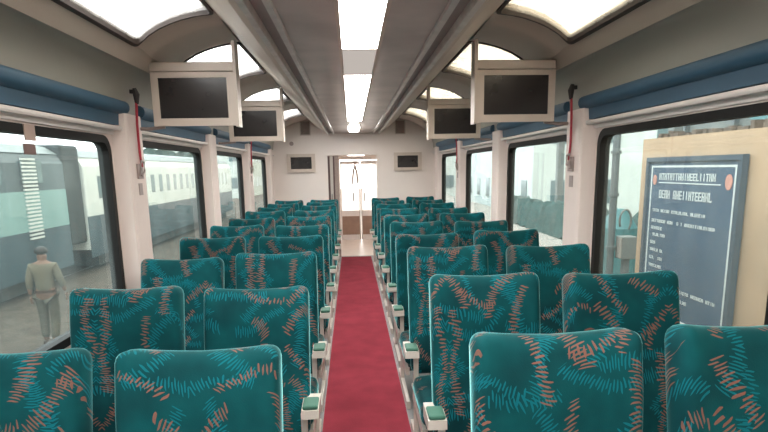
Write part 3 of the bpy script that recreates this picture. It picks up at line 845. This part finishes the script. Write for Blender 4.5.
bm = bmesh.new(); tube(bm, [(5.0, 10.4, -1.3), (5.0, 10.4, .55)], .34, 18); tube(bm, [(5.0, 10.4, .55), (5.0, 10.4, .9)], [.34, .12], 18)
tag(obj('water_tank', bm, 'teal', smooth=False), 'small teal water tank beyond the tan wall on the right', 'tank')
# platform and low green bank farther along
struct(obj('floor_platform', B(4.0, 7.3, 8.6, 60, -1.30, -.35), 'conc'))
bm = bmesh.new()
bmesh.ops.create_grid(bm, x_segments=6, y_segments=60, size=1)
for v in bm.verts:
    u = v.co.x; yy = 16+v.co.y*7
    v.co = Vector((6.35+u*.5, yy, -.35+(1-u*u)*.95+random.uniform(-.10, .10)))
hb = obj('low_hedge', bm, 'hedge'); sm = hb.modifiers.new('s', 'SOLIDIFY'); sm.thickness = .25
tag(hb, 'low dark green hedge beyond the second window on the right', 'hedge')
def building(x, y, wx, wy, h, cols_, label, m='build', name='building'):
    t = thing(name, label, 'building', (x, y, -1.30))
    bm = bmesh.new(); box(bm, -wx/2, wx/2, -wy/2, wy/2, 0, h); obj('wall', bm, m, t)
    obj('roof', B(-wx/2-.3, wx/2+.3, -wy/2-.3, wy/2+.3, h, h+.25), 'shed', t)
    fx = -wx/2 if x > 0 else wx/2
    for fl_ in range(max(1, int(h//3))):
        for k in range(cols_):
            yy = -wy/2+(k+.5)*wy/cols_; z = 1.1+fl_*3
            obj('window', B(min(fx, fx-.04), max(fx, fx+.04), yy-.45, yy+.45, z, z+1.2), 'tr_glass', t)
    for k in range(3):
        xx = -wx/2+(k+.5)*wx/3
        for fl_ in range(max(1, int(h//3))): obj('window', B(xx-.4, xx+.4, -wy/2-.04, -wy/2, 1.1+fl_*3, 2.3+fl_*3), 'tr_glass', t)
    return t
building(13, 36, 8, 16, 6.5, 6, 'pale station building beyond the second window on the right')
building(9.5, 62, 6, 14, 5.0, 5, 'distant pale building beyond the far windows on the right')
building(-16, 72, 8, 14, 9.5, 7, 'distant pale building beyond the coaches on the left')
bm = bmesh.new(); box(bm, -.12, .12, -.12, .12, 0, 6.2, bev=.02)
for k, (x, y) in enumerate(((7.2, 12.5), (7.2, 19.5), (7.2, 26.5))):
    b2 = B(-.11, .11, -.11, .11, 0, 5.2, bev=.02)
    box(b2, -1.2, .3, -.06, .06, 5.0, 5.2)
    o = obj('platform_post', b2, 'shed', loc=(x, y, -.35)); tag(o, 'grey platform post on the right, %s from the camera' % ORD[k], 'post', 'platform posts')
bm.free()
bm = bmesh.new(); tube(bm, [(5.5, 13.2, -.35), (5.55, 13.15, .6), (5.7, 13.0, 1.5), (5.9, 12.9, 2.4)], .02, 6)
tag(obj('hanging_cable', bm, 'ledge', smooth=True), 'thin white cable hanging beyond the second window on the right', 'cable')
bm = bmesh.new(); tube(bm, [(-5.3, 13.5, -1.3), (-5.3, 13.5, 3.2)], .05, 10); tube(bm, [(-5.3, 13.3, 2.15), (-5.3, 13.25, 2.15)], .14, 16); box(bm, -5.42, -5.18, 13.3, 13.5, 1.85, 2.45)
tag(obj('signal_post', bm, 'under'), 'dark signal post beside the track on the left', 'signal')
for k, (x, y, r_) in enumerate(((-13.5, 41, 1.9), (-13, 46, 1.8))):
    bm = bmesh.new(); bmesh.ops.create_icosphere(bm, subdivisions=4, radius=r_)
    for v in bm.verts: v.co *= random.uniform(.78, 1.1)
    t = thing('leafy_tree', 'hazy green tree far off on the left, %s one' % ('nearer' if k == 0 else 'farther'), 'tree', (x, y, -1.3), 0, 'far trees')
    obj('crown', bm, 'hedge', t, loc=(0, 0, 2.8))
    bm = bmesh.new(); tube(bm, [(0, 0, 0), (0, 0, 2.2)], [.2, .12]); obj('trunk', bm, 'brown', t)

# ---------------------------------------------------------------- the man walking outside
def skin_mesh(name, verts, edges, radii, m, parent=None, sub=2, root=0):
    me = bpy.data.meshes.new(name); me.from_pydata([Vector(v) for v in verts], edges, [])
    o = bpy.data.objects.new(name, me); COL.objects.link(o)
    md = o.modifiers.new('skin', 'SKIN'); md.use_smooth_shade = True
    for i, r_ in enumerate(radii):
        sv = me.skin_vertices[0].data[i]; sv.radius = r_ if isinstance(r_, tuple) else (r_, r_); sv.use_root = (i == root)
    sb = o.modifiers.new('sub', 'SUBSURF'); sb.levels = sub; sb.render_levels = sub
    dg = bpy.context.evaluated_depsgraph_get(); ev = o.evaluated_get(dg)
    nm = bpy.data.meshes.new_from_object(ev); o.modifiers.clear(); o.data = nm
    nm.materials.clear(); nm.materials.append(M_[m])
    nm.polygons.foreach_set('use_smooth', [True]*len(nm.polygons))
    if parent: o.parent = parent
    return o
def person(px, py, pz, h):
    t = thing('person', 'person in khaki uniform and dark cap seen from behind, walking outside the near left window', 'person', (px, py, pz), R(12))
    k = h/1.72
    V = [(0, 0, .93), (0, .01, 1.08), (0, .02, 1.25), (0, .02, 1.40), (0, .015, 1.49), (0, .03, 1.56), (0, .03, 1.63),   # 0-6 pelvis..head
         (-.17, .01, 1.40), (-.235, -.03, 1.14), (-.25, .04, .91),          # 7-9 left arm
         (.17, .01, 1.40), (.245, .02, 1.15), (.275, .12, .93),             # 10-12 right arm
         (-.09, 0, .88), (-.10, .10, .50), (-.10, .06, .10), (-.10, .17, .05),   # 13-16 left leg forward
         (.09, 0, .88), (.10, .02, .48), (.10, -.16, .12), (.10, -.08, .05)]     # 17-20 right leg back
    E_ = [(0, 1), (1, 2), (2, 3), (3, 4), (4, 5), (5, 6), (3, 7), (7, 8), (8, 9), (3, 10), (10, 11), (11, 12), (0, 13), (13, 14), (14, 15), (15, 16), (0, 17), (17, 18), (18, 19), (19, 20)]
    rad = [(.15, .11), (.135, .10), (.16, .11), (.15, .09), .055, .085, .085, .07, .047, .032, .07, .047, .032, .088, .062, .045, .038, .088, .062, .045, .038]
    V = [tuple(a*k for a in v) for v in V]
    rad = [tuple(a*k for a in r_) if isinstance(r_, tuple) else r_*k for r_ in rad]
    body = skin_mesh('body', V, E_, rad, 'skin', t)
    # shirt: torso and upper sleeves slightly outside the body
    sv = [(0, 0, .93), (0, .01, 1.08), (0, .02, 1.25), (0, .02, 1.39), (0, .02, 1.45), (-.17, .01, 1.40), (-.225, -.02, 1.18), (-.245, .02, 1.0), (.17, .01, 1.40), (.235, .015, 1.18), (.265, .08, 1.02)]
    se = [(0, 1), (1, 2), (2, 3), (3, 4), (3, 5), (5, 6), (6, 7), (3, 8), (8, 9), (9, 10)]
    sr = [(.165, .125), (.155, .12), (.185, .13), (.17, .11), .068, .085, .066, .056, .085, .066, .056]
    skin_mesh('shirt', [tuple(a*k for a in v) for v in sv], se, [tuple(a*k for a in r_) if isinstance(r_, tuple) else r_*k for r_ in sr], 'khaki', t)
    tv = [(0, 0, .95), (-.09, 0, .86), (-.10, .09, .50), (-.10, .055, .12), (.09, 0, .86), (.10, .02, .48), (.10, -.15, .14)]
    te = [(0, 1), (1, 2), (2, 3), (0, 4), (4, 5), (5, 6)]
    tr_ = [(.165, .125), .105, .082, .07, .105, .082, .07]
    skin_mesh('trousers', [tuple(a*k for a in v) for v in tv], te, [tuple(a*k for a in r_) if isinstance(r_, tuple) else r_*k for r_ in tr_], 'trouser', t)
    bm = bmesh.new()
    for zz in (.965, 1.0): pass
    rings = [[bm.verts.new((.172*k*math.cos(a_), .134*k*math.sin(a_), zz*k)) for a_ in [2*math.pi*q/24 for q in range(24)]] for zz in (.955, 1.0)]
    for q in range(24): bm.faces.new((rings[0][q], rings[0][(q+1) % 24], rings[1][(q+1) % 24], rings[1][q]))
    obj('belt', bm, 'leather', t)
    bm = bmesh.new(); bmesh.ops.create_uvsphere(bm, u_segments=20, v_segments=14, radius=.105*k)
    for v in bm.verts:
        v.co.z = v.co.z*.9 if v.co.z > 0 else v.co.z*.45
        v.co += Vector((0, .02*k, 1.655*k))
    hr = obj('cap', bm, 'hair', t, smooth=True)
    for s, yy, z_ in ((-1, .12, 0), (1, -.14, 0.02)):
        sh = rbox(.10*k, .27*k, .09*k, .04*k, (6, 10, 4)); 
        obj('shoe', sh, 'leather', t, smooth=True, loc=(s*.10*k, yy*k, z_*k))
    # hands
    for s, hx, hy, hz in ((-1, -.253, .05, .885), (1, .28, .135, .905)):
        hv = [(0, 0, 0), (0, .008, -.06)]; he = [(0, 1)]; hr_ = [.026, (.034, .016)]
        for f in range(4):
            b0 = len(hv); yo = -.026+f*.017
            hv += [(0, yo, -.085), (s*-.006, yo, -.115), (s*-.018, yo, -.142+.006*abs(f-1.4))]
            he += [(1, b0), (b0, b0+1), (b0+1, b0+2)]; hr_ += [.010, .009, .008]
        b0 = len(hv); hv += [(0, .034, -.035), (0, .050, -.065), (s*-.006, .052, -.088)]; he += [(0, b0), (b0, b0+1), (b0+1, b0+2)]; hr_ += [.012, .010, .009]
        ho = skin_mesh('hand', [tuple(a*k for a in v) for v in hv], he, [tuple(a*k for a in r_) if isinstance(r_, tuple) else r_*k for r_ in hr_], 'skin', t, sub=1)
        ho.location = (hx*k, hy*k, hz*k)
person(-5.52, 10.02, -1.30, 1.76)
